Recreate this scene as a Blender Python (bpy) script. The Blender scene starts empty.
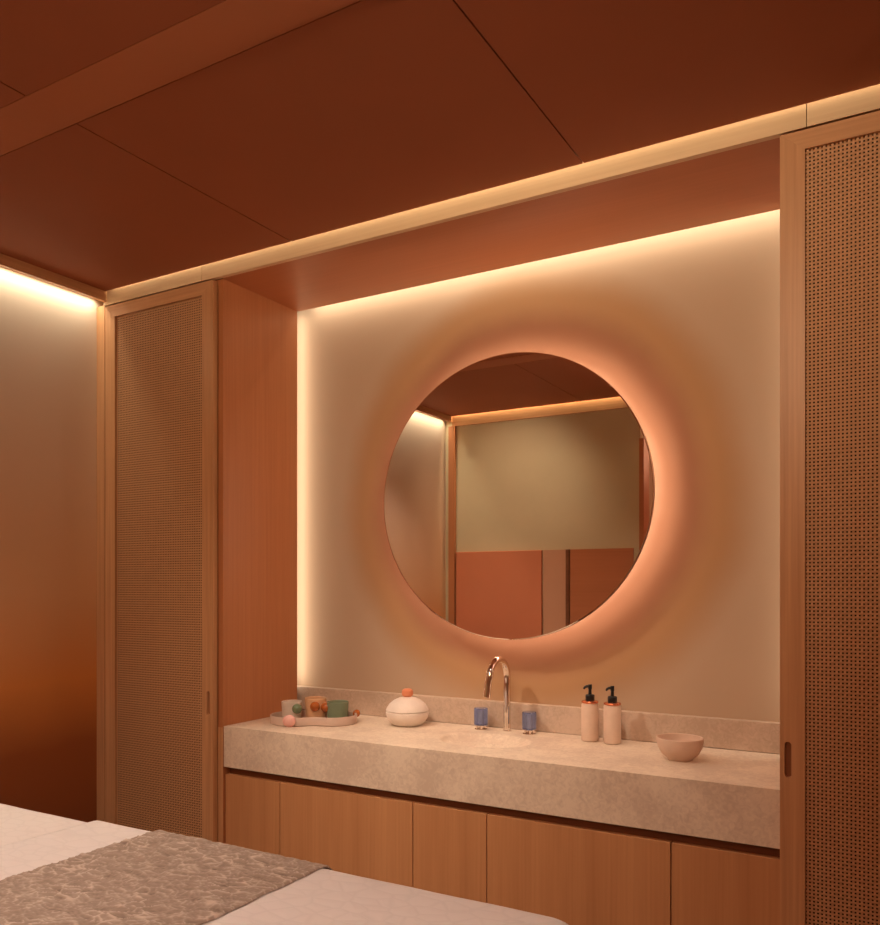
import bpy, bmesh, math, random
from mathutils import Vector, noise, Matrix
random.seed(4)
C = bpy.context.scene.collection
H = 1.40                                   # eye height: all heights below are given from the floor
PI = math.pi

# ------------------------------------------------------------------ materials
def new_mat(name):
    m = bpy.data.materials.new(name); m.use_nodes = True
    nt = m.node_tree; b = nt.nodes['Principled BSDF']
    return m, nt, b
def N(nt, typ, **kw):
    n = nt.nodes.new(typ)
    for k, v in kw.items(): setattr(n, k, v)
    return n
def L(nt, a, b): nt.links.new(a, b)
def ramp(nt, stops, fac=None):
    r = N(nt, 'ShaderNodeValToRGB'); e = r.color_ramp.elements
    while len(e) < len(stops): e.new(0.5)
    for i, (p, c) in enumerate(stops):
        e[i].position = p; e[i].color = (*c, 1)
    if fac is not None: L(nt, fac, r.inputs[0])
    return r
def coords(nt, scale=(1, 1, 1)):
    t = N(nt, 'ShaderNodeTexCoord'); m = N(nt, 'ShaderNodeMapping')
    m.inputs['Scale'].default_value = scale
    L(nt, t.outputs['Object'], m.inputs['Vector']); return m.outputs[0]
def bump(nt, b, h, strength=.2, dist=.002):
    n = N(nt, 'ShaderNodeBump'); n.inputs['Strength'].default_value = strength
    n.inputs['Distance'].default_value = dist
    L(nt, h, n.inputs['Height']); L(nt, n.outputs[0], b.inputs['Normal'])

def wood(name, a, c, axis='z', rough=.42, k=1.0):
    m, nt, b = new_mat(name)
    long_, fine = 1.2, 55
    sc = {'z': (fine, fine, long_), 'x': (long_, fine, fine), 'y': (fine, long_, fine)}[axis]
    sb = {'z': (7, 7, .35), 'x': (.35, 7, 7), 'y': (7, .35, 7)}[axis]
    n1 = N(nt, 'ShaderNodeTexNoise'); n1.inputs['Scale'].default_value = 1.6; n1.inputs['Detail'].default_value = 6
    L(nt, coords(nt, sc), n1.inputs['Vector'])
    n2 = N(nt, 'ShaderNodeTexNoise'); n2.inputs['Scale'].default_value = 1.3; n2.inputs['Detail'].default_value = 3
    n2.inputs['Distortion'].default_value = .6
    L(nt, coords(nt, sb), n2.inputs['Vector'])
    mx = N(nt, 'ShaderNodeMath', operation='ADD'); L(nt, n1.outputs[0], mx.inputs[0]); L(nt, n2.outputs[0], mx.inputs[1])
    hf = N(nt, 'ShaderNodeMath', operation='MULTIPLY'); hf.inputs[1].default_value = .5; L(nt, mx.outputs[0], hf.inputs[0])
    r = ramp(nt, [(.5 - .14 * k, c), (.5 + .14 * k, a)], hf.outputs[0])
    L(nt, r.outputs[0], b.inputs['Base Color']); b.inputs['Roughness'].default_value = rough
    bump(nt, b, n1.outputs[0], .15, .0006)
    return m

def plaster(name, col, var=.06, scale=2.5, rough=.85):
    m, nt, b = new_mat(name)
    n = N(nt, 'ShaderNodeTexNoise'); n.inputs['Scale'].default_value = scale; n.inputs['Detail'].default_value = 5
    L(nt, coords(nt), n.inputs['Vector'])
    r = ramp(nt, [(.3, tuple(x * (1 - var) for x in col)), (.7, tuple(min(1, x * (1 + var)) for x in col))], n.outputs[0])
    L(nt, r.outputs[0], b.inputs['Base Color']); b.inputs['Roughness'].default_value = rough
    b.inputs['Specular IOR Level'].default_value = .25
    n3 = N(nt, 'ShaderNodeTexNoise'); n3.inputs['Scale'].default_value = 160
    L(nt, coords(nt), n3.inputs['Vector']); bump(nt, b, n3.outputs[0], .08, .0008)
    return m

def stone(name, a, c, scale=60):
    m, nt, b = new_mat(name)
    n = N(nt, 'ShaderNodeTexNoise'); n.inputs['Scale'].default_value = scale; n.inputs['Detail'].default_value = 6
    n.inputs['Distortion'].default_value = 1.2
    L(nt, coords(nt), n.inputs['Vector'])
    n2 = N(nt, 'ShaderNodeTexNoise'); n2.inputs['Scale'].default_value = 7; L(nt, coords(nt), n2.inputs['Vector'])
    ad = N(nt, 'ShaderNodeMath', operation='ADD'); L(nt, n.outputs[0], ad.inputs[0]); L(nt, n2.outputs[0], ad.inputs[1])
    hf = N(nt, 'ShaderNodeMath', operation='MULTIPLY'); hf.inputs[1].default_value = .5; L(nt, ad.outputs[0], hf.inputs[0])
    r = ramp(nt, [(.4, c), (.6, a)], hf.outputs[0])
    L(nt, r.outputs[0], b.inputs['Base Color']); b.inputs['Roughness'].default_value = .55
    return m

def plain(name, col, rough=.5, metal=0, coat=0, trans=0, sss=0, bumpy=0):
    m, nt, b = new_mat(name)
    n = N(nt, 'ShaderNodeTexNoise'); n.inputs['Scale'].default_value = 30
    L(nt, coords(nt), n.inputs['Vector'])
    r = ramp(nt, [(.3, tuple(x * .95 for x in col)), (.7, tuple(min(1, x * 1.04) for x in col))], n.outputs[0])
    L(nt, r.outputs[0], b.inputs['Base Color'])
    b.inputs['Roughness'].default_value = rough; b.inputs['Metallic'].default_value = metal
    b.inputs['Coat Weight'].default_value = coat; b.inputs['Transmission Weight'].default_value = trans
    if sss:
        b.inputs['Subsurface Weight'].default_value = sss; b.inputs['Subsurface Radius'].default_value = (.02, .01, .006)
    if bumpy: bump(nt, b, n.outputs[0], bumpy, .001)
    return m

OAK_L, OAK_D = (.64, .35, .175), (.46, .225, .10)
M = {}
M['oak_v'] = wood('oak_vertical', OAK_L, OAK_D, 'z')
M['oak_h'] = wood('oak_horizontal', OAK_L, OAK_D, 'x')
M['oak_front'] = wood('oak_vanity_front', (.60, .30, .135), (.49, .225, .095), 'z')
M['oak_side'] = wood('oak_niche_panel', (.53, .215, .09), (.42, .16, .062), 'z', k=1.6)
M['oak_trim'] = wood('pale_oak_trim', (.80, .61, .40), (.68, .49, .30), 'x')
M['oak_y'] = wood('oak_depth', OAK_L, OAK_D, 'y')
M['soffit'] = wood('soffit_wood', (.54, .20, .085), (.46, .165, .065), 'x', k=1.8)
M['dark_wood'] = wood('dark_wood', (.22, .085, .035), (.16, .055, .022), 'x')
M['pull_wood'] = wood('pull_wood', (.30, .12, .05), (.24, .09, .035), 'z')
M['backing'] = plain('cabinet_backing', (.022, .007, .003), .9)
M['ceiling'] = plaster('terracotta_ceiling', (.34, .108, .048), .05, 1.5, .7)
M['beam'] = plaster('terracotta_beam', (.44, .16, .075), .05, 1.5, .7)
M['groove'] = plain('shadow_gap', (.03, .008, .004), .9)
M['wall'] = plaster('beige_limewash', (.50, .375, .265), .05, 3)
def ringed_wall():
    # beige limewash with a darker orange-brown ring around the mirror, in wall coordinates
    m, nt, b = new_mat('ringed_limewash')
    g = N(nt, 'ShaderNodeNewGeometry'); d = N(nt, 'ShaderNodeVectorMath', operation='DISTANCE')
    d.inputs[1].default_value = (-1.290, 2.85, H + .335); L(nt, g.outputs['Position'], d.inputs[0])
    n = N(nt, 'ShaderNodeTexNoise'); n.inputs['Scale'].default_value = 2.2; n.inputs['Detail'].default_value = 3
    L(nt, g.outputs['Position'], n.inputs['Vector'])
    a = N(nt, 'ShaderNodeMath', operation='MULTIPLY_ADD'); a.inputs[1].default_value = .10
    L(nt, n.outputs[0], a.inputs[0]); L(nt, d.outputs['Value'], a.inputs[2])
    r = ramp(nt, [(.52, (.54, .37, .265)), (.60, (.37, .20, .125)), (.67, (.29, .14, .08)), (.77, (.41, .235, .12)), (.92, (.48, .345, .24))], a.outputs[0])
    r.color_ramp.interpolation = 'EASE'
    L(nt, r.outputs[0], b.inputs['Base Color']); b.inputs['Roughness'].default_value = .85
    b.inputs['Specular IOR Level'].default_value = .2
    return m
M['wall_ringed'] = ringed_wall()
M['wall_rear'] = plaster('rear_limewash', (.62, .53, .34), .04, 3)
M['terracotta'] = plaster('terracotta_panel', (.62, .22, .11), .05, 2)
M['tan'] = plaster('tan_panel', (.60, .33, .20), .05, 2)
M['floor'] = wood('floor_boards', (.35, .20, .11), (.25, .13, .07), 'x')
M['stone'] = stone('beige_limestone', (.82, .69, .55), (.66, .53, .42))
M['stone_splash'] = stone('shaded_limestone', (.60, .46, .36), (.48, .36, .27))  # limestone darkened in colour for the unlit face of the splash
M['cane'] = plain('woven_cane', (.58, .32, .16), .5, bumpy=.3)
M['chrome'] = plain('polished_chrome', (.82, .74, .66), .06, 1)
M['black'] = plain('black_plastic', (.012, .010, .010), .35)
M['copper'] = plain('copper_collar', (.85, .30, .16), .25, .8)
M['bronze'] = plain('dark_bronze', (.20, .10, .06), .3, .9)
M['bottle'] = plain('beige_stoneware', (.74, .55, .43), .6)
M['bowl'] = plain('brown_stoneware', (.70, .52, .41), .6)
M['jar'] = plain('white_ceramic', (.80, .70, .62), .55)
M['knob_orange'] = plain('orange_clay', (.72, .26, .13), .55)
M['tray'] = plain('tray_clay', (.58, .43, .35), .6)
M['pink'] = plain('pink_stone', (.80, .45, .40), .35, sss=.1)
M['green'] = plain('green_marble', (.16, .22, .12), .25, coat=.4)
M['amber'] = plain('amber_glass', (.50, .13, .02), .12, coat=.6, trans=.2)
M['frost'] = plain('frosted_glass', (.95, .86, .76), .35, trans=.45)
M['frost_amber'] = plain('amber_frosted_glass', (.90, .58, .34), .35, trans=.4)
M['green_glass'] = plain('green_tinted_glass', (.30, .38, .25), .25, trans=.4)
M['blue_glass'] = plain('blue_glass', (.30, .42, .85), .05, trans=.85, coat=.5)
M['mattress'] = plain('mattress_vinyl', (.70, .62, .55), .5)
M['led_body'] = plain('strip_housing', (.6, .5, .4), .6)

def cotton(name, col, pat):
    m, nt, b = new_mat(name)
    v = N(nt, 'ShaderNodeTexVoronoi'); v.inputs['Scale'].default_value = 17; v.feature = 'DISTANCE_TO_EDGE'
    L(nt, coords(nt, (1, 1.5, 1)), v.inputs['Vector'])
    r = ramp(nt, [(0, tuple(x * .95 for x in col)), (.10, col)], v.outputs['Distance'])
    n = N(nt, 'ShaderNodeTexNoise'); n.inputs['Scale'].default_value = 5; n.inputs['Detail'].default_value = 3
    L(nt, coords(nt), n.inputs['Vector'])
    L(nt, r.outputs[0], b.inputs['Base Color']); b.inputs['Roughness'].default_value = .85
    b.inputs['Specular IOR Level'].default_value = .2
    ad = N(nt, 'ShaderNodeMath', operation='MULTIPLY_ADD'); ad.inputs[1].default_value = pat
    L(nt, v.outputs['Distance'], ad.inputs[0]); L(nt, n.outputs[0], ad.inputs[2])
    bump(nt, b, ad.outputs[0], .5, .006)
    return m
M['sheet'] = cotton('white_sheet_cotton', (.80, .74, .70), 0)
M['coverlet'] = cotton('white_coverlet_cotton', (.80, .75, .715), 1.2)

m, nt, b = new_mat('mirror_glass')
n = N(nt, 'ShaderNodeTexNoise'); n.inputs['Scale'].default_value = 2
r = ramp(nt, [(0, (.91, .87, .82)), (1, (.93, .89, .84))], n.outputs[0])
L(nt, r.outputs[0], b.inputs['Base Color']); b.inputs['Metallic'].default_value = 1; b.inputs['Roughness'].default_value = .01
M['mirror'] = m

def emit(name, col, s):
    m = bpy.data.materials.new(name); m.use_nodes = True; nt = m.node_tree
    nt.nodes.remove(nt.nodes['Principled BSDF'])
    e = N(nt, 'ShaderNodeEmission'); e.inputs[0].default_value = (*col, 1); e.inputs[1].default_value = s
    L(nt, e.outputs[0], nt.nodes['Material Output'].inputs[0]); return m
M['led_halo'] = emit('halo_led', (1, .68, .50), 26)

# hand finished ombre plaster of the left wall: beige above, orange, then russet at the skirting
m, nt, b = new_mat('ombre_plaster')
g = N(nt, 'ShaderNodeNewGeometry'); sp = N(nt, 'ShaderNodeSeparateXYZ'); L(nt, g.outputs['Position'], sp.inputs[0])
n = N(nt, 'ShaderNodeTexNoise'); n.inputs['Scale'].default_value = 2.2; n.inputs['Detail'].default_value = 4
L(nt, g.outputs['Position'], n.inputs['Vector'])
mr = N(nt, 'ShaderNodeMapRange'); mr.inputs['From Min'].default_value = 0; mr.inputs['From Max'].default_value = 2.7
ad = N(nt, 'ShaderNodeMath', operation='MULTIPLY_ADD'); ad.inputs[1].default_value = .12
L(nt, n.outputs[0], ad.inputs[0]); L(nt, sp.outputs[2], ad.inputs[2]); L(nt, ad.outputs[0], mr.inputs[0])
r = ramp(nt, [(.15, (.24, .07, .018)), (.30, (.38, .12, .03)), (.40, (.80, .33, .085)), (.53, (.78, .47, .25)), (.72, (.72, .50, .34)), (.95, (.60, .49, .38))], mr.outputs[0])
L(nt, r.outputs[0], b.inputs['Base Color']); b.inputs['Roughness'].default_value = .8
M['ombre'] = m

# crinkled runner: ridges lightened and hollows darkened, relief shading put into the colour
m, nt, b = new_mat('crinkled_runner_cloth')
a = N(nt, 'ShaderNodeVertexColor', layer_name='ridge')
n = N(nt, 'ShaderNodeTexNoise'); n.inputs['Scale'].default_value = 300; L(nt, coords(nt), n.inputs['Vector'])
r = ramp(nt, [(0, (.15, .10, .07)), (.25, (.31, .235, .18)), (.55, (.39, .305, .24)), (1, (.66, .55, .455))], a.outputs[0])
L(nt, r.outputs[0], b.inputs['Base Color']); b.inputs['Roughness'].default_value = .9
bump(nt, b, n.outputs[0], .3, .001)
M['runner'] = m

# ------------------------------------------------------------------ mesh helpers
def box(bm, x0, x1, y0, y1, z0, z1, bev=0):
    vs = [bm.verts.new((x, y, z)) for x in (x0, x1) for y in (y0, y1) for z in (z0, z1)]
    fs = []
    for q in ((0, 1, 3, 2), (4, 6, 7, 5), (0, 4, 5, 1), (2, 3, 7, 6), (0, 2, 6, 4), (1, 5, 7, 3)):
        fs.append(bm.faces.new([vs[i] for i in q]))
    if bev:
        es = list({e for f in fs for e in f.edges})
        bmesh.ops.bevel(bm, geom=es, offset=bev, segments=2, profile=.5, affect='EDGES')
def lathe(bm, prof, seg=48, c=(0, 0, 0), cap=True):
    rings = []
    for r_, z in prof:
        if r_ < 1e-6: rings.append([bm.verts.new((c[0], c[1], c[2] + z))])
        else: rings.append([bm.verts.new((c[0] + r_ * math.cos(2 * PI * i / seg), c[1] + r_ * math.sin(2 * PI * i / seg), c[2] + z)) for i in range(seg)])
    for A, B in zip(rings, rings[1:]):
        for i in range(seg):
            j = (i + 1) % seg
            if len(A) == 1 and len(B) == 1: continue
            if len(A) == 1: bm.faces.new((A[0], B[j], B[i]))
            elif len(B) == 1: bm.faces.new((A[i], A[j], B[0]))
            else: bm.faces.new((A[i], A[j], B[j], B[i]))
def tube(bm, pts, rad, seg=24, cap=True):
    rings = []; prev = None
    for i, p in enumerate(pts):
        p = Vector(p)
        d = (Vector(pts[min(i + 1, len(pts) - 1)]) - Vector(pts[max(i - 1, 0)])).normalized()
        n_ = (prev - d * prev.dot(d)).normalized() if prev else d.orthogonal().normalized()
        prev = n_; b_ = d.cross(n_)
        rr = rad[i] if isinstance(rad, (list, tuple)) else rad
        rings.append([bm.verts.new(p + n_ * rr * math.cos(2 * PI * k / seg) + b_ * rr * math.sin(2 * PI * k / seg)) for k in range(seg)])
    for A, B in zip(rings, rings[1:]):
        for k in range(seg):
            bm.faces.new((A[k], A[(k + 1) % seg], B[(k + 1) % seg], B[k]))
    if cap:
        bm.faces.new(rings[0][::-1]); bm.faces.new(rings[-1])
def ellipsoid(bm, c, r, seg=32):
    bmesh.ops.create_uvsphere(bm, u_segments=seg, v_segments=seg // 2, radius=1,
                              matrix=Matrix.Translation(c) @ Matrix.Diagonal((*r, 1)))
def obj(name, bm, mat, parent=None, smooth=False, loc=(0, 0, 0)):
    me = bpy.data.meshes.new(name)
    bmesh.ops.recalc_face_normals(bm, faces=bm.faces)
    bm.to_mesh(me); bm.free()
    if smooth:
        for p in me.polygons: p.use_smooth = True
        if smooth == 'auto': me.set_sharp_from_angle(angle=math.radians(35))
    o = bpy.data.objects.new(name, me); C.objects.link(o)
    if isinstance(mat, (list, tuple)):
        for mm in mat: me.materials.append(mm)
    else: me.materials.append(mat)
    o.location = loc
    if parent: o.parent = parent
    return o
def bxo(name, x0, x1, y0, y1, z0, z1, mat, parent=None, bev=0):
    """box object with its origin at its own centre of base (relative to the parent's origin)"""
    bm = bmesh.new(); cx, cy = (x0 + x1) / 2, (y0 + y1) / 2
    px, py, pz = parent.location if parent else (0, 0, 0)
    box(bm, x0 - cx, x1 - cx, y0 - cy, y1 - cy, 0, z1 - z0, bev)
    return obj(name, bm, mat, parent, False, (cx - px, cy - py, z0 - pz))
def thing(name, label, cat, loc=(0, 0, 0), rz=0, group=None):
    o = bpy.data.objects.new(name, None); C.objects.link(o); o.location = loc; o.rotation_euler = (0, 0, rz)
    o.empty_display_size = .05
    o['label'] = label; o['category'] = cat
    if group: o['group'] = group
    return o
def tag(o, label, cat, group=None):
    o['label'] = label; o['category'] = cat
    if group: o['group'] = group
    return o
def struct(name, label, cat, x0, x1, y0, y1, z0, z1, mat, bev=0):
    o = bxo(name, x0, x1, y0, y1, z0, z1, mat, None, bev)
    o['kind'] = 'structure'; o['label'] = label; o['category'] = cat
    return o
def cut(o, cutter_bm):
    """boolean subtraction baked into the mesh; the cutter is removed again"""
    me = bpy.data.meshes.new('tmp'); bmesh.ops.recalc_face_normals(cutter_bm, faces=cutter_bm.faces)
    cutter_bm.to_mesh(me); cutter_bm.free()
    k = bpy.data.objects.new('tmp', me); C.objects.link(k)
    md = o.modifiers.new('b', 'BOOLEAN'); md.object = k; md.operation = 'DIFFERENCE'; md.solver = 'EXACT'
    bpy.context.view_layer.update()
    dg = bpy.context.evaluated_depsgraph_get()
    new = bpy.data.meshes.new_from_object(o.evaluated_get(dg))
    o.modifiers.clear(); old = o.data; o.data = new
    bpy.data.objects.remove(k); bpy.data.meshes.remove(me); bpy.data.meshes.remove(old)

# ------------------------------------------------------------------ dimensions
XL, XR = -3.00, .36          # side walls
YF = 2.30                    # plane of the tall cabinet doors
YW = 2.85                    # back wall of the niche
NX0, NX1 = -2.30, -.314      # niche sides
ZC = H + 1.227               # ceiling
ZT = H + 1.172               # underside of trim and soffit
YB = 2.765                   # back edge of niche linings (light cove behind)
YR = .19                     # rear wall
YE = -1.6                    # end of the entry behind the camera

# ------------------------------------------------------------------ shell
struct('floor', 'brown timber floor hidden below the bed and cabinets', 'floor', XL - .1, XR + .1, YE - .1, YW + .1, -.1, 0, M['floor'])
struct('wall_back', 'beige limewashed wall behind the round mirror', 'wall', XL - .1, XR + .1, YW, YW + .1, 0, ZC + .2, M['wall_ringed'])
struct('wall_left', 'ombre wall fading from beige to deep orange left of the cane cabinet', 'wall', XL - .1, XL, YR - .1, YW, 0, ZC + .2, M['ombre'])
struct('wall_right', 'plain wall at the right end of the room', 'wall', XR, XR + .1, YE, YW, 0, ZC + .2, M['wall'])
struct('wall_rear', 'beige wall opposite the niche, seen in the round mirror', 'wall', XL, -1.56, YR - .1, YR, 0, ZC + .2, M['wall_rear'])
struct('wall_entry_side', 'side wall of the entry passage', 'wall', -1.66, -1.56, YE, YR - .1, 0, ZC + .2, M['wall'])
struct('wall_entry_end', 'end wall of the entry passage', 'wall', -1.66, XR, YE - .1, YE, 0, ZC + .2, M['wall'])

# ceiling: main plane, seams cut as narrow gaps between its panels, with a shadow layer above
ce = bmesh.new()
sx = [-2.935, -1.938, -.846, XR]
g_ = .0022
for i in range(3):
    a0 = sx[i] + (g_ if i else 0); a1 = sx[i + 1] - (g_ if i < 2 else 0)
    box(ce, a0, a1, 1.425, YF - .006, 0, .02)              # panels nearest the niche
    box(ce, a0, a1, YR + .030, 1.280, 0, .02)              # panels nearer the camera
box(ce, -1.56, XR, YE, YR + .030 - g_, 0, .02)
o = obj('ceiling', ce, M['ceiling'], None, False, (0, 0, ZC)); o['kind'] = 'structure'
o['label'] = 'terracotta panelled ceiling with thin dark seams'; o['category'] = 'ceiling'
bm = bmesh.new()   # beam: shallow drop, rolled near edge, crisp far edge
prof = [(1.421, .02), (1.421, -.001), (1.418, -.002)] + [(1.418 - .04 * k / 6, -.002) for k in range(1, 6)] + \
       [(1.38 - .098 * t / 6, -.002 + .0019 * t / 6) for t in range(1, 7)] + [(1.282, .02)]
n0 = len(prof); vs = [[bm.verts.new((x, y, z)) for y, z in prof] for x in (-2.935, XR)]
for i in range(n0):
    j = (i + 1) % n0; bm.faces.new((vs[0][i], vs[0][j], vs[1][j], vs[1][i]))
bm.faces.new(vs[0]); bm.faces.new(vs[1][::-1])
o = obj('trim_1', bm, M['beam'], None, 'auto', (0, 0, ZC)); o['kind'] = 'structure'
o['label'] = 'lighter terracotta ceiling beam running across the room'; o['category'] = 'trim'
struct('trim_2', 'dark void closing the ceiling seams', 'trim', XL, XR, YE, YW, ZC + .06, ZC + .08, M['groove'])
bm = bmesh.new()
box(bm, -1.945, -1.931, YR + .05, YF - .05, 0, .006); box(bm, -.853, -.839, YR + .05, YF - .05, 0, .006)
box(bm, -2.93, XR, 1.418, 1.428, 0, .006)
o = obj('trim_3', bm, M['groove'], None, False, (0, 0, ZC + .0205)); o['kind'] = 'structure'
o['label'] = 'dark backing of the ceiling seams'; o['category'] = 'trim'

# front trim above the cabinets (three lengths butted at the seams)
for i, (a0, a1) in enumerate(((-2.955, -2.3875), (-2.3855, -.2515), (-.2495, XR))):
    struct('trim_%d' % (4 + i), ['short pale oak trim above the left cane cabinet', 'long pale oak trim above the niche', 'pale oak trim above the right cane cabinet'][i],
           'trim', a0, a1, YF, YF + .02, ZT - .001, ZC + .06, M['oak_trim'])
struct('trim_7', 'oak trim hiding the light along the left wall', 'trim', -2.955, -2.935, YR + .02, YF, H + 1.186, ZC + .06, M['oak_y'])
struct('trim_8', 'pale oak trim along the top of the rear wall', 'trim', -2.935, -1.56, YR, YR + .02, H + 1.155, ZC + .06, M['oak_h'])
struct('trim_9', 'oak post in the rear left corner', 'trim', -2.96, -2.912, YR, YR + .03, 0, H + 1.155, M['oak_side'])
# niche soffit
struct('trim_10', 'russet wooden soffit over the niche', 'trim', NX0, NX1, YF + .02, YB, ZT, ZT + .018, M['soffit'])
# lower panels on the rear wall (seen in the mirror)
zs = H + .245
struct('trim_11', 'terracotta padded panel low on the rear wall', 'trim', -2.90, -2.235, YR, YR + .025, .05, zs, M['terracotta'], .004)
struct('trim_12', 'narrow tan panel on the rear wall', 'trim', -2.225, -2.06, YR, YR + .015, H - .36, zs, M['tan'])
struct('trim_13', 'dark russet timber panel on the rear wall', 'trim', -2.03, -1.60, YR, YR + .02, .05, zs, M['soffit'])
struct('trim_14', 'slim timber stile beside the russet panel', 'trim', -2.057, -2.033, YR, YR + .03, .05, zs, M['dark_wood'])
struct('trim_15', 'russet timber jamb of the entry opening', 'trim', -1.56, -1.53, YR - .1, YR + .02, 0, ZC - .28, M['soffit'])

# ------------------------------------------------------------------ tall cabinets with cane doors
def cane_bm(w, h, p=.0095, sw=.0053, amp=.0011):
    bm = bmesh.new(); nx = int(w / p); nz = int(h / p)
    ox = (w - (nx - 1) * p) / 2; oz = (h - (nz - 1) * p) / 2
    for i in range(nx):
        x = ox + i * p; prev = None
        for j in range(-1, nz + 1):
            y = amp * (1 if (i + j) % 2 else -1)
            z = min(max(oz + j * p, 0), h)
            pr = (bm.verts.new((x - sw / 2, y, z)), bm.verts.new((x + sw / 2, y, z)))
            if prev: bm.faces.new((prev[0], prev[1], pr[1], pr[0]))
            prev = pr
    for j in range(nz):
        z = oz + j * p; prev = None
        for i in range(-1, nx + 1):
            y = -amp * (1 if (i + j) % 2 else -1)
            x = min(max(ox + i * p, 0), w)
            pr = (bm.verts.new((x, y, z - sw / 2)), bm.verts.new((x, y, z + sw / 2)))
            if prev: bm.faces.new((prev[0], prev[1], pr[1], pr[0]))
            prev = pr
    return bm
def pill(bm, w, h, y0, y1, seg=12):
    r_ = w / 2; pts = []
    for k in range(seg + 1): a_ = PI * k / seg; pts.append((r_ * math.cos(a_), h / 2 - r_ + r_ * math.sin(a_)))
    for k in range(seg + 1): a_ = PI + PI * k / seg; pts.append((r_ * math.cos(a_), -h / 2 + r_ + r_ * math.sin(a_)))
    A = [bm.verts.new((x, y0, z)) for x, z in pts]; B = [bm.verts.new((x, y1, z)) for x, z in pts]
    for i in range(len(pts)):
        j = (i + 1) % len(pts); bm.faces.new((A[i], A[j], B[j], B[i]))
    bm.faces.new(A[::-1]); bm.faces.new(B)
def mitred(bm, x0, x1, z0, z1, w, wt, depth):
    """door frame of four mitred members, thin joint gaps; origin at front face y=0"""
    g = .0005
    polys = [[(x0, z0), (x0 + w, z0 + w), (x0 + w, z1 - wt), (x0, z1)],
             [(x1, z0), (x1, z1), (x1 - w, z1 - wt), (x1 - w, z0 + w)],
             [(x0 + g, z1), (x0 + w, z1 - wt), (x1 - w, z1 - wt), (x1 - g, z1)],
             [(x0 + g, z0), (x1 - g, z0), (x1 - w, z0 + w), (x0 + w, z0 + w)]]
    return polys
def prism(poly, depth):
    bm = bmesh.new()
    A = [bm.verts.new((x, 0, z)) for x, z in poly]; B = [bm.verts.new((x, depth, z)) for x, z in poly]
    for i in range(4):
        j = (i + 1) % 4; bm.faces.new((A[i], A[j], B[j], B[i]))
    bm.faces.new(A); bm.faces.new(B[::-1]); return bm
def tall_cabinet(label, x0, x1, body, pull_x, pull_side):
    """x0..x1 door, body = (bx0,bx1) carcase"""
    cx = (body[0] + body[1]) / 2
    t = thing('tall_cabinet', label, 'cabinet', (cx, YF + .3, 0))
    bm = bmesh.new(); d0, d1 = YF + .026, YB - .005
    th = .0255; zt = ZT
    for b_ in ((body[0], body[0] + th, d0, d1, 0, zt), (body[1] - th, body[1], d0, d1, 0, zt),
               (body[0] + th, body[1] - th, d1 - th, d1, 0, zt), (body[0] + th, body[1] - th, d0, d1 - th, zt - th, zt),
               (body[0] + th, body[1] - th, d0, d1 - th, 0, .06)):
        box(bm, b_[0] - cx, b_[1] - cx, b_[2] - YF - .3, b_[3] - YF - .3, b_[4], b_[5])
    obj('carcase', bm, M['oak_side'], t)
    for sgn, xx in ((1, body[1] - .0255), (-1, body[0])):
        if (sgn > 0) == (body[1] == NX0):
            bxo('edge_band', xx, xx + .0255, d0 - .0016, d0 - .0001, .02, H - .54, M['oak_v'], t)
    z0, z1 = .02, ZT - .007; w = .060; wt = .049
    d = bpy.data.objects.new('door', None)
    polys = mitred(None, x0 - cx, x1 - cx, z0, z1, w, wt, .024)
    door_bm = bmesh.new()
    fr = None
    # vertical stiles first, then rails, as members of one door
    kinds = ['oak_v', 'oak_v', 'oak_h', 'oak_h']
    bms = bmesh.new()
    for k, pl in enumerate(polys):
        b1 = prism(pl, .024); me = bpy.data.meshes.new('t'); b1.to_mesh(me); b1.free()
        st = len(bms.faces); bms.from_mesh(me); bpy.data.meshes.remove(me); bms.faces.ensure_lookup_table()
        for f in bms.faces[st:]: f.material_index = 0 if k < 2 else 1
    bpy.data.objects.remove(d)
    door = obj('door', bms, [M['oak_v'], M['oak_h']], t, False, (0, -.3, 0))
    cb = bmesh.new(); pill(cb, .0165, .092, -.01, .013)
    # cut in the door's local space
    bmesh.ops.translate(cb, verts=cb.verts, vec=(pull_x, YF, H - .4475))
    bpy.context.view_layer.update(); cut(door, cb)
    pb = bmesh.new(); pill(pb, .0160, .0915, .0118, .0128)
    obj('recessed_pull', pb, M['pull_wood'], door, False, (pull_x - cx, 0, H - .4475))
    cw, ch = (x1 - x0) - 2 * w, (z1 - z0) - w - wt
    obj('cane_panel', cane_bm(cw, ch), M['cane'], door, False, (x0 - cx + w, .010, z0 + w))
    bk = bmesh.new(); box(bk, 0, cw, 0, .006, 0, ch)
    obj('backing_board', bk, M['backing'], door, False, (x0 - cx + w, .018, z0 + w))
    return t
tall_cabinet('tall oak cabinet with woven cane door left of the niche', -2.945, -2.327, (-2.955, NX0), -2.353, 1)
tall_cabinet('tall oak cabinet with woven cane door at the right edge, right of the niche', NX1, .34, (NX1 + .0005, XR - .005), -.2945, -1)
# slim frame strip between left wall and left door
struct('trim_16', 'slim oak stile between the left wall and the left cane door', 'trim', -2.999, -2.949, YF, YF + .02, 0, ZT, M['oak_v'])

# ------------------------------------------------------------------ vanity
ZS = H - .5345; ZSB = H - .689
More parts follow.
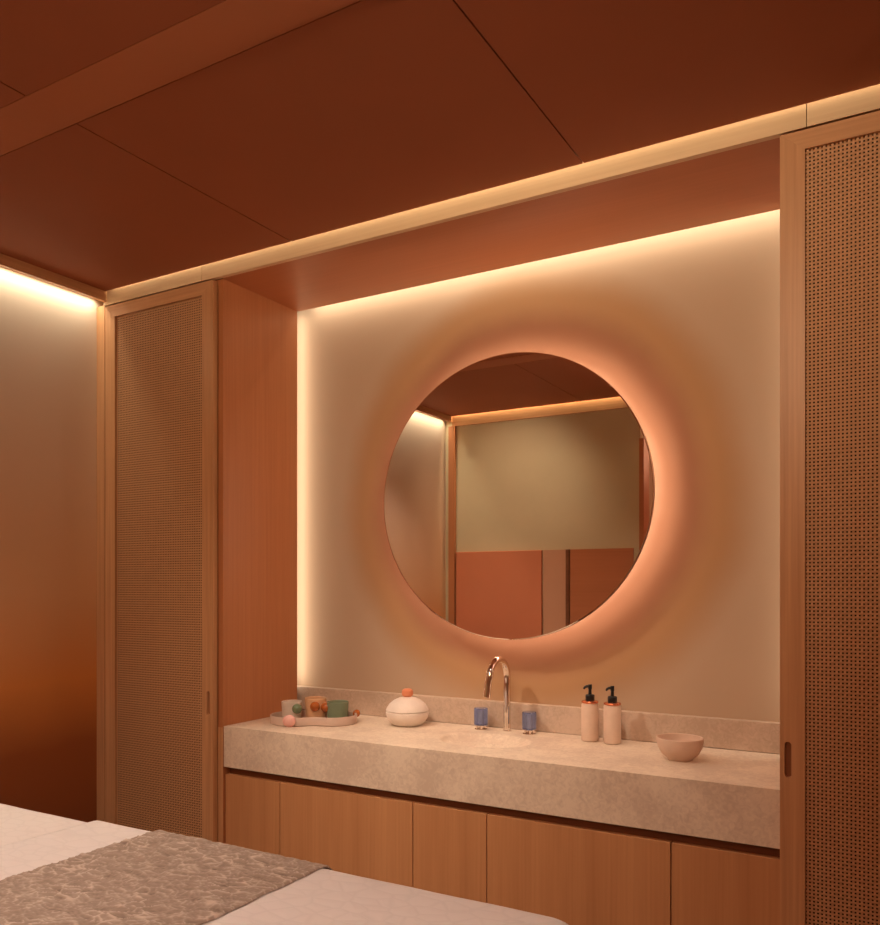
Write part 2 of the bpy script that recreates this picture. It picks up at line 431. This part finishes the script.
# countertop with a carved basin
ct = thing('stone_countertop', 'thick beige limestone countertop with a shallow carved basin under the mirror', 'countertop', (-1.307, 2.58, ZSB))
bm = bmesh.new()
x0, x1, y0, y1 = NX0 + .001, NX1 - .001, 2.328, YW - .031
nx, ny = 330, 88; bx, by = -1.309, 2.572
top = []
def basin(x, y):
    r_ = math.hypot((x - bx) / .168, (y - by) / .130)
    d_ = 0
    if r_ < 1: t = 1 - r_; d_ += .028 * (1 - math.exp(-t * 7)) * min(1, t * 10)
    r2 = math.hypot((x - bx - .035) / .105, (y - by + .012) / .098)
    if r2 < 1: t = 1 - r2; d_ += .045 * (1 - (1 - t) ** 2.5)
    return -d_
for j in range(ny + 1):
    y = y0 + (y1 - y0) * j / ny
    top.append([bm.verts.new((x0 + (x1 - x0) * i / nx + 1.307, y - 2.58, ZS - ZSB + basin(x0 + (x1 - x0) * i / nx, y))) for i in range(nx + 1)])
for j in range(ny):
    for i in range(nx):
        f = bm.faces.new((top[j][i], top[j][i + 1], top[j + 1][i + 1], top[j + 1][i])); f.smooth = True
rim = [top[0][i] for i in range(nx + 1)] + [top[j][nx] for j in range(1, ny + 1)] + [top[ny][i] for i in range(nx - 1, -1, -1)] + [top[j][0] for j in range(ny - 1, 0, -1)]
ins = [bm.verts.new(v.co) for v in rim]
low = [bm.verts.new((v.co.x, v.co.y, 0)) for v in rim]
for i in range(len(rim)):
    j = (i + 1) % len(rim); bm.faces.new((ins[i], low[i], low[j], ins[j]))
bm.faces.new(low)
me_o = obj('slab', bm, M['stone'], ct)
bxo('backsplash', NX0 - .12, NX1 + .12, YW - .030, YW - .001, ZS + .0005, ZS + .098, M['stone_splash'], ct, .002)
bm = bmesh.new(); lathe(bm, [(0, .002), (.014, .002), (.017, .0008), (.017, 0), (0, 0)], 24)
obj('drain', bm, M['chrome'], ct, True, (bx + .035 + 1.307, by - .012 - 2.58, ZS - .0715 - ZSB))

vt = thing('vanity_cabinet', 'oak vanity cabinet with flat door fronts below the stone countertop', 'cabinet', (-1.307, 2.5, 0))
bxo('carcase', NX0 + .004, NX1 - .004, 2.358, YB - .01, .05, ZSB - .002, M['dark_wood'], vt)
bxo('plinth', NX0 + .004, NX1 - .004, 2.42, 2.70, 0, .05, M['dark_wood'], vt)
xs = [NX0 + .000, -2.028, -1.455, -1.181, -.604, NX1 - .002]
for i in range(5):
    bxo('door', xs[i] + .0016, xs[i + 1] - .0016, 2.336, 2.357, .06, H - .719, M['oak_front'], vt, .0008)

# ------------------------------------------------------------------ mirror with halo light
MR, MX, MZ, MY = .520, -1.299, H + .3245, 2.730
mt = thing('round_mirror', 'large round backlit mirror hanging on the beige wall', 'mirror', (MX, YW, MZ))
def disc(prof, seg=160):      # prof (r, y) lathed about the y axis
    bm = bmesh.new(); lathe(bm, [(r_, y) for r_, y in prof], seg)
    bmesh.ops.rotate(bm, verts=bm.verts, cent=(0, 0, 0), matrix=Matrix.Rotation(PI / 2, 3, 'X')); return bm
mt.scale = (1.034, 1, 1)
# after rotation local z -> -y
dy = YW - MY
obj('glass', disc([(0, dy), (MR - .004, dy), (MR - .0015, dy - .0012)], 200), M['mirror'], mt, False)
obj('frame', disc([(MR - .0013, dy - .0014), (MR, dy - .0016), (MR, dy - .012), (MR - .006, dy - .012), (MR - .006, dy - .0035)], 200), M['bronze'], mt, 'auto')
obj('back_panel', disc([(0, dy - .0125), (MR - .008, dy - .0125), (MR - .008, dy - .003), (0, dy - .003)], 120), M['led_body'], mt, 'auto')
obj('mounting_plate', disc([(0, .001), (MR - .13, .001), (MR - .13, dy - .0126), (0, dy - .0126)], 96), M['led_body'], mt, 'auto')
bm = bmesh.new(); tube(bm, [((MR - .026) * math.cos(2 * PI * i / 128), -dy + .040, (MR - .026) * math.sin(2 * PI * i / 128)) for i in range(129)], .004, 8, False)
obj('light_strip', bm, M['led_halo'], mt, True)

# ------------------------------------------------------------------ faucet
fx, fy = -1.319, 2.775
ft = thing('faucet', 'tall curved chrome faucet with two blue glass handles behind the basin', 'faucet', (fx, fy, ZS + .0006))
bm = bmesh.new(); R_ = .072; zc = .196
pts = [(0, 0, .004 + .192 * k / 8) for k in range(9)] + [(0, -R_ + R_ * math.cos(a_ * PI / 20), zc + R_ * math.sin(a_ * PI / 20)) for a_ in range(1, 20)]
pts += [(-.004, -2 * R_ - .003 * k, zc - .014 * k) for k in range(0, 5)]
tube(bm, pts, .0132, 28)
obj('spout', bm, M['chrome'], ft, 'auto')
bm = bmesh.new(); lathe(bm, [(0, 0), (.0165, 0), (.0165, .003), (.0125, .005), (0, .005)], 32)
obj('base_ring', bm, M['chrome'], ft, 'auto')
for hx, hy in ((-1.418, 2.757), (-1.222, 2.757)):
    h = bmesh.new()
    lathe(h, [(0, .016), (.0235, .016), (.026, .0185), (.026, .077), (.0235, .080), (0, .080)], 40)
    hd = obj('handle', h, M['blue_glass'], ft, 'auto', (hx - fx, hy - fy, 0)); hd['label'] = 'blue glass handle'
    s = bmesh.new()
    lathe(s, [(0, 0), (.024, 0), (.024, .002), (0, .002)], 32)
    for q in range(4):
        lathe(s, [(0, .0), (.0045, .0), (.0045, .017), (0, .017)], 12, (.014 * math.cos(q * PI / 2 + .6), .014 * math.sin(q * PI / 2 + .6), .0015))
    obj('handle_base', s, M['chrome'], hd, 'auto')
    s = bmesh.new(); lathe(s, [(0, .020), (.008, .020), (.008, .070), (0, .070)], 16)
    obj('core', s, M['chrome'], hd, 'auto')

# ------------------------------------------------------------------ soap dispensers
def dispenser(x, y, lab, rz, grp=None):
    t = thing('soap_dispenser', lab, 'dispenser', (x, y, ZS + .0008), rz, 'soap dispensers on the countertop')
    b_ = bmesh.new(); lathe(b_, [(0, 0), (.0265, 0), (.0295, .003), (.0295, .124), (.027, .129), (.014, .1305), (0, .1305)], 48)
    obj('bottle', b_, M['bottle'], t, 'auto')
    b_ = bmesh.new(); lathe(b_, [(0, .1308), (.0285, .1308), (.0295, .133), (.0285, .137), (.022, .1385), (0, .1385)], 40)
    obj('collar', b_, M['copper'], t, 'auto')
    b_ = bmesh.new(); lathe(b_, [(0, .1388), (.0155, .1388), (.0160, .156), (.0140, .159), (.006, .160), (.0052, .176), (.0068, .178), (.0068, .194), (0, .195)], 32)
    pm = obj('pump', b_, M['black'], t, 'auto')
    b_ = bmesh.new(); tube(b_, [(0, 0, .187), (-.010, -.005, .187), (-.016, -.008, .184), (-.019, -.009, .178)], [.0052, .0048, .0042, .0036], 12)
    obj('nozzle', b_, M['black'], pm, 'auto')
    return t
dispenser(-.987, 2.742, 'beige soap dispenser with black pump, left of the pair beside the faucet', 0)
dispenser(-.905, 2.735, 'beige soap dispenser with black pump, right of the pair, nearer the bowl', .1)

# ------------------------------------------------------------------ bowl
bm = bmesh.new()
lathe(bm, [(0, .006), (.030, .006), (.034, 0), (.037, 0), (.040, .005), (.056, .019), (.0665, .038), (.0705, .059), (.0705, .0665), (.0687, .068), (.0668, .0665), (.0660, .058), (.061, .038), (.050, .021), (.034, .012), (0, .010)], 64)
tag(obj('bowl', bm, M['bowl'], None, 'auto', (-.640, 2.585, ZS + .0006)), 'round footed brown stoneware bowl at the right of the countertop', 'bowl')

# ------------------------------------------------------------------ lidded jar
jt = thing('lidded_jar', 'squat white ceramic jar with domed lid and orange knob', 'jar', (-1.706, 2.70, ZS + .0006))
bm = bmesh.new(); lathe(bm, [(0, 0), (.046, 0), (.052, .002), (.066, .012), (.078, .028), (.0828, .043), (.0825, .0500), (.079, .0535), (0, .0535)], 64)
obj('body', bm, M['jar'], jt, 'auto')
bm = bmesh.new(); lathe(bm, [(0, .0545), (.0785, .0545), (.0825, .0575), (.081, .064), (.070, .081), (.052, .096), (.032, .105), (.015, .109), (0, .1095)], 64)
lid = obj('lid', bm, M['jar'], jt, 'auto')
bm = bmesh.new(); lathe(bm, [(0, .1085), (.014, .1085), (.0205, .114), (.0220, .123), (.0205, .133), (.014, .1385), (0, .140)], 40)
kn = obj('knob', bm, M['knob_orange'], lid, 'auto'); kn['label'] = 'orange clay knob'

# ------------------------------------------------------------------ tray with three cups
tx, ty, trz = -2.050, 2.560, math.radians(27)
tr = thing('serving_tray', 'bean shaped clay tray with a pink oval stud at the left end of the countertop', 'tray', (tx, ty, ZS + .0006), trz)
def outline(s, n=96):
    """kidney outline, local x along the length; waist on the near side"""
    P = []
    for i in range(n):
        a_ = 2 * PI * i / n
        x = .168 * math.cos(a_)
        y = .112 * math.copysign(abs(math.sin(a_)) ** .85, math.sin(a_))
        if math.sin(a_) < 0: y += .034 * math.exp(-((x - .02) / .055) ** 2)
        y += .012 * (x / .172) ** 2 * 0
        P.append(Vector((x, y)))
    Q = []
    for i in range(n):
        d = (P[(i + 1) % n] - P[i - 1]).normalized(); nrm = Vector((d.y, -d.x))
        Q.append(P[i] + nrm * s)
    return Q
bm = bmesh.new(); rings = []
for s, z in ((-.10, None), (-.003, 0), (0, .003), (.001, .031), (-.0005, .0335), (-.004, .0335), (-.0055, .031), (-.006, .008)):
    if z is None: continue
    rings.append([bm.verts.new((p.x, p.y, z)) for p in outline(s)])
for A, B in zip(rings, rings[1:]):
    for i in range(96): bm.faces.new((A[i], A[(i + 1) % 96], B[(i + 1) % 96], B[i]))
bm.faces.new(rings[0][::-1]); bm.faces.new(rings[-1])
obj('tray_body', bm, M['tray'], tr, 'auto')
inv = Matrix.Rotation(-trz, 2)
def on_tray(x, y): return inv @ Vector((x - tx, y - ty))
bm = bmesh.new(); ellipsoid(bm, (0, 0, 0), (.025, .013, .023))
p = on_tray(-2.142, 2.440); st = obj('stud', bm, M['pink'], tr, True, (-.071, -.110, .024)); st['label'] = 'pink oval stone stud'
bm = bmesh.new(); ellipsoid(bm, (0, 0, 0), (.015, .012, .015))
p = on_tray(-1.945, 2.752); st = obj('stud', bm, M['amber'], tr, True, (.160, .052, .030)); st['label'] = 'amber glass stud'
def cup(x, y, mat, ballmat, boff, lab, r0=.037, r1=.041, h=.071, br=.0195, ring=False):
    t = thing('cup', lab, 'cup', (x, y, ZS + .0092), 0, 'glass cups in the tray')
    b_ = bmesh.new(); lathe(b_, [(0, 0), (r0 - .004, 0), (r0, .004), (r1, h - .002), (r1 - .002, h), (r1 - .005, h - .002), (r0 - .004, .010), (0, .008)], 48)
    obj('glass', b_, mat, t, 'auto')
    b_ = bmesh.new(); ellipsoid(b_, (0, 0, 0), (br, br, br))
    hn = obj('ball_handle', b_, ballmat, t, True, boff)
    return t
cup(-2.150, 2.548, M['frost'], M['green'], (.043, -.020, .045), 'clear frosted glass cup with a green marble ball handle, leftmost in the tray')
cup(-2.078, 2.607, M['frost_amber'], M['amber'], (.026, -.037, .053), 'pale amber glass cup with an amber ball handle, middle of the tray', r0=.039, r1=.043, h=.082)
cup(-1.990, 2.634, M['green_glass'], M['amber'], (-.036, -.030, .048), 'green glass cup with an amber ball handle, rightmost in the tray', r0=.041, r1=.044, h=.070)

# ------------------------------------------------------------------ treatment bed
BT = H - .641
bx0, bx1, by0, by1 = -2.72, -.538, .76, 1.522
bd = thing('massage_table', 'padded massage table under white linens in the foreground', 'bed', ((bx0 + bx1) / 2, (by0 + by1) / 2, 0))
def ring_pts(x0, x1, y0, y1, r_, seg=10, step=.05):
    P = []
    for cx_, cy_, a0 in ((x1 - r_, y1 - r_, 0), (x0 + r_, y1 - r_, PI / 2), (x0 + r_, y0 + r_, PI), (x1 - r_, y0 + r_, 3 * PI / 2)):
        for k in range(seg + 1):
            a_ = a0 + PI / 2 * k / seg; P.append(Vector((cx_ + r_ * math.cos(a_), cy_ + r_ * math.sin(a_))))
    Q = []
    for i in range(len(P)):
        a_, b_ = P[i], P[(i + 1) % len(P)]; n_ = max(1, int((b_ - a_).length / step))
        for k in range(n_): Q.append(a_.lerp(b_, k / n_))
    return Q
def rounded_pad(x0, x1, y0, y1, z0, z1, r_, e, wob=0, seed=0, openb=False):
    """rounded slab / draped cloth made of stacked rounded rectangles"""
    bm = bmesh.new(); base = ring_pts(x0, x1, y0, y1, r_); n_ = len(base)
    nr = [((base[(i + 1) % n_] - base[i - 1]).normalized()) for i in range(n_)]
    nr = [Vector((d.y, -d.x)) for d in nr]
    lev = [(-.16, 0), (-.12, 0), (-.09, 0)]
    for k in range(0, 9):
        a_ = PI / 2 * k / 8; lev.append((-e + e * math.sin(a_), -e * (1 - math.cos(a_))))
    hgt = z1 - z0
    for k in range(1, 9): lev.append((0, -e - (hgt - e) * k / 8))
    rs = []
    for q, (off, dz) in enumerate(lev):
        row = []
        for i, p in enumerate(base):
            w = 0
            if wob:
                f = max(0, (-dz - e) / (hgt - e)); w = wob * (.25 + f) * noise.noise(Vector((p.x * 7, p.y * 7, seed + dz * .8))) if dz < -e * .6 else 0
            zz = z1 + dz
            if wob: zz += .0025 * (1 - abs(off) / .16) * noise.noise(Vector((p.x * 6 + off * 6, p.y * 6, seed)))
            row.append(bm.verts.new((p.x + nr[i].x * (off + w), p.y + nr[i].y * (off + w), zz)))
        rs.append(row)
    for A, B in zip(rs, rs[1:]):
        for i in range(n_): bm.faces.new((A[i], A[(i + 1) % n_], B[(i + 1) % n_], B[i]))
    bm.faces.new(rs[0])
    if not openb: bm.faces.new(rs[-1][::-1])
    return bm
cx, cy = bd.location.x, bd.location.y
bm = rounded_pad(bx0 + .014 - cx, bx1 - .014 - cx, by0 + .014 - cy, by1 - .014 - cy, BT - .12, BT - .014, .10, .045)
obj('mattress', bm, M['mattress'], bd, 'auto')
bxo('frame', bx0 + .08, bx1 - .08, by0 + .08, by1 - .08, BT - .20, BT - .121, M['oak_h'], bd, .004)
for lx in (bx0 + .16, bx1 - .16):
    for ly in (by0 + .12, by1 - .12):
        bxo('leg', lx - .03, lx + .03, ly - .03, ly + .03, 0, BT - .201, M['oak_v'], bd, .004)
bm = rounded_pad(bx0, bx1, by0, by1, BT - .42, BT - .006, .085, .05, .012, 3, True)
bmesh.ops.bisect_plane(bm, geom=list(bm.verts) + list(bm.edges) + list(bm.faces), plane_co=(-1.97, 0, 0), plane_no=(1, 0, 0), clear_outer=True)
sh = tag(obj('bed_sheet', bm, M['sheet'], None, 'auto'), 'smooth white fitted sheet showing at the far left of the massage table', 'sheet')
bm = rounded_pad(bx0 - .008, bx1 + .008, by0 - .008, by1 + .008, BT - .36, BT + .004, .09, .052, .018, 8, True)
bmesh.ops.bisect_plane(bm, geom=list(bm.verts) + list(bm.edges) + list(bm.faces), plane_co=(-1.985, 0, 0), plane_no=(-1, .03, 0), clear_outer=True)
cv = tag(obj('coverlet', bm, M['coverlet'], None, 'auto'), 'white leaf-patterned coverlet over the massage table, under the taupe runner', 'coverlet')
md = cv.modifiers.new('thickness', 'SOLIDIFY'); md.thickness = .005; md.offset = -1

# runner: crinkled cloth laid across the bed, real relief
RX0, RX1 = -1.712, -1.165
e = .058; drop = .30
ya, yb = by0 - .018, by1 + .018
path = []      # (y, z, ny, nz)
st = .0030
zt = BT + .0070
k = drop
while k > 0: path.append((ya, zt - e - k, -1, 0)); k -= st
for i in range(15): a_ = PI / 2 * i / 15; path.append((ya + e - e * math.cos(a_), zt - e + e * math.sin(a_), -math.cos(a_), math.sin(a_)))
y = ya + e
while y < yb - e: path.append((y, zt, 0, 1)); y += st
for i in range(15): a_ = PI / 2 * i / 15; path.append((yb - e + e * math.sin(a_), zt - e + e * math.cos(a_), math.sin(a_), math.cos(a_)))
k = 0
while k < drop: path.append((yb, zt - e - k, 1, 0)); k += st
bm = bmesh.new(); nxr = int((RX1 - RX0) / .0030); rows = []; ridge = []
for j, (y, z, ny_, nz_) in enumerate(path):
    s = j * st; row = []
    for i in range(nxr + 1):
        x = RX0 + (RX1 - RX0) * i / nxr
        w = Vector((noise.noise(Vector((x * 30, s * 30, 1))), noise.noise(Vector((x * 30, s * 30, 5))), 0)) * .55
        dist, _p = noise.voronoi(Vector((x * 24, s * 46, 0)) + w)
        rd = math.exp(-((dist[1] - dist[0]) / .07) ** 2)
        d2, _p = noise.voronoi(Vector((x * 44, s * 62, 4)) + w * 1.5)
        rd2 = math.exp(-((d2[1] - d2[0]) / .075) ** 2)
        f = noise.noise(Vector((x * 20, s * 46, 9))); f2 = noise.noise(Vector((x * 90, s * 130, 3)))
        mask = max(0, min(1, .5 + 1.8 * noise.noise(Vector((x * 10, s * 10, 7)))))
        hgt = .0062 * max(0, min(1, .35 + .50 * rd * (.35 + .65 * mask) + .30 * rd2 * (1 - .7 * mask) + .42 * f + .10 * f2))
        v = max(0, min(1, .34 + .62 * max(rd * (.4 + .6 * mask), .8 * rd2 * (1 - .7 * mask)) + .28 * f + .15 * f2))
        edge = min(i, nxr - i) / nxr
        xo = .006 * noise.noise(Vector((s * 16, 3 if i < nxr / 2 else 8, 0))) * max(0, 1 - edge * 6)
        if i in (0, nxr): hgt = -.0012
        vv = bm.verts.new((x + xo, y + ny_ * hgt, z + nz_ * hgt)); row.append(vv); ridge.append(v)
    rows.append(row)
for A, B in zip(rows, rows[1:]):
    for i in range(nxr): bm.faces.new((A[i], A[i + 1], B[i + 1], B[i]))
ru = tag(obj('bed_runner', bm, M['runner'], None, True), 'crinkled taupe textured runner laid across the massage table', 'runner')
for q in (sh,):
    md = q.modifiers.new('thickness', 'SOLIDIFY'); md.thickness = .003; md.offset = -1
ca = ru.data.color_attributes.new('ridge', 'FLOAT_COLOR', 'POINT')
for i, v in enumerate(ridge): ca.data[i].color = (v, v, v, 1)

# ------------------------------------------------------------------ lights
def area(name, loc, sx_, sy_, power, col, direction, up='Y'):
    l = bpy.data.lights.new(name, 'AREA'); l.shape = 'RECTANGLE'; l.size = sx_; l.size_y = sy_
    l.energy = power; l.color = col
    o = bpy.data.objects.new(name, l); C.objects.link(o); o.location = loc
    o.rotation_euler = Vector(direction).to_track_quat('-Z', up).to_euler()
    return o
WARM = (1, .70, .40); GOLD = (1, .72, .40)
# concealed strips along the ceiling edge
area('front_slot_light', (-1.3, YF - .006, ZC + .036), 3.2, .010, 3.2, (1, .80, .50), (0, .1, -1))
l = area('left_cove_light', (-2.976, 1.26, H + 1.218), .012, 2.06, 5, (1, .88, .66), (0, 0, -1)); l.data.spread = math.radians(110)
area('rear_slot_light', (-2.25, YR + .026, ZC + .040), 1.35, .010, 5, (1, .80, .48), (0, -.25, -1))
# niche perimeter strips behind the linings
NC = (1, .86, .66)
for nm, x, dx in (('niche_left_light', NX0 - .070, 1), ('niche_right_light', NX1 + .06, -1)):
    area(nm, (x, YW - .05, H + .385), .014, 1.62, 1.5, NC, (dx, .8, 0))
area('niche_top_light', ((NX0 + NX1) / 2, YW - .05, ZT + .050), 1.95, .014, 2.2, NC, (0, .8, -1), 'Y')
# added unseen area light near the entry, brightening the upper cabinets
l = area('cabinet_wash_fill', (-.55, -.02, ZC - .07), 1.0, .08, 6.5, (1, .76, .48), (-.25, 1, -.0))
l.data.spread = math.radians(85)
# added unseen fill behind the camera and added fill spots over the bed
area('entry_fill', (-.5, -.75, ZC - .03), 1.4, .9, 24, (1, .47, .27), (-.1, .75, -1))
for i, (dx_, dy_, pw) in enumerate(((-2.5, 1.0, 58), (-1.5, .95, 52), (-.6, .95, 36))):
    l = bpy.data.lights.new('bed_fill_spot', 'SPOT'); l.energy = pw; l.color = (1, .84, .72); l.spot_size = math.radians(92); l.spot_blend = 1
    l.shadow_soft_size = .06
    o = bpy.data.objects.new('bed_fill_spot', l); C.objects.link(o); o.location = (dx_, dy_, ZC - .005)

for (px_, py_, tx_, ty_, tz_, pw, ang) in ((-2.05, 1.45, -1.30, 2.50, .80, 105, 56), (-1.0, .6, -1.9, 2.33, .75, 60, 50), (-2.15, 1.05, -2.45, .19, 1.95, 26, 85), (-.75, 1.45, -1.0, 2.55, .86, 28, 60)):
    l = bpy.data.lights.new('aimed_downlight', 'SPOT'); l.energy = pw; l.color = (1, .80, .62); l.spot_size = math.radians(ang); l.spot_blend = 1
    l.shadow_soft_size = .04
    o = bpy.data.objects.new('aimed_downlight', l); C.objects.link(o); o.location = (px_, py_, ZC - .008)
    o.rotation_euler = (Vector((tx_, ty_, tz_)) - o.location).to_track_quat('-Z', 'Y').to_euler()

w = bpy.data.worlds.new('World'); bpy.context.scene.world = w; w.use_nodes = True
w.node_tree.nodes['Background'].inputs[0].default_value = (.5, .25, .14, 1)
w.node_tree.nodes['Background'].inputs[1].default_value = .1

# ------------------------------------------------------------------ camera
cam = bpy.data.cameras.new('camera'); co = bpy.data.objects.new('camera', cam); C.objects.link(co)
co.location = (0, 0, H); co.rotation_euler = (PI / 2, 0, math.radians(30.04))
cam.sensor_fit = 'VERTICAL'; cam.sensor_height = 24; cam.lens = 24 * 830 / 925
cam.shift_y = (586 - 462.5) / 925; cam.clip_start = .02
sc = bpy.context.scene; sc.camera = co
sc.view_settings.view_transform = 'Standard'; sc.view_settings.look = 'None'; sc.view_settings.exposure = .18
try: sc.cycles.use_denoising = True
except Exception: pass
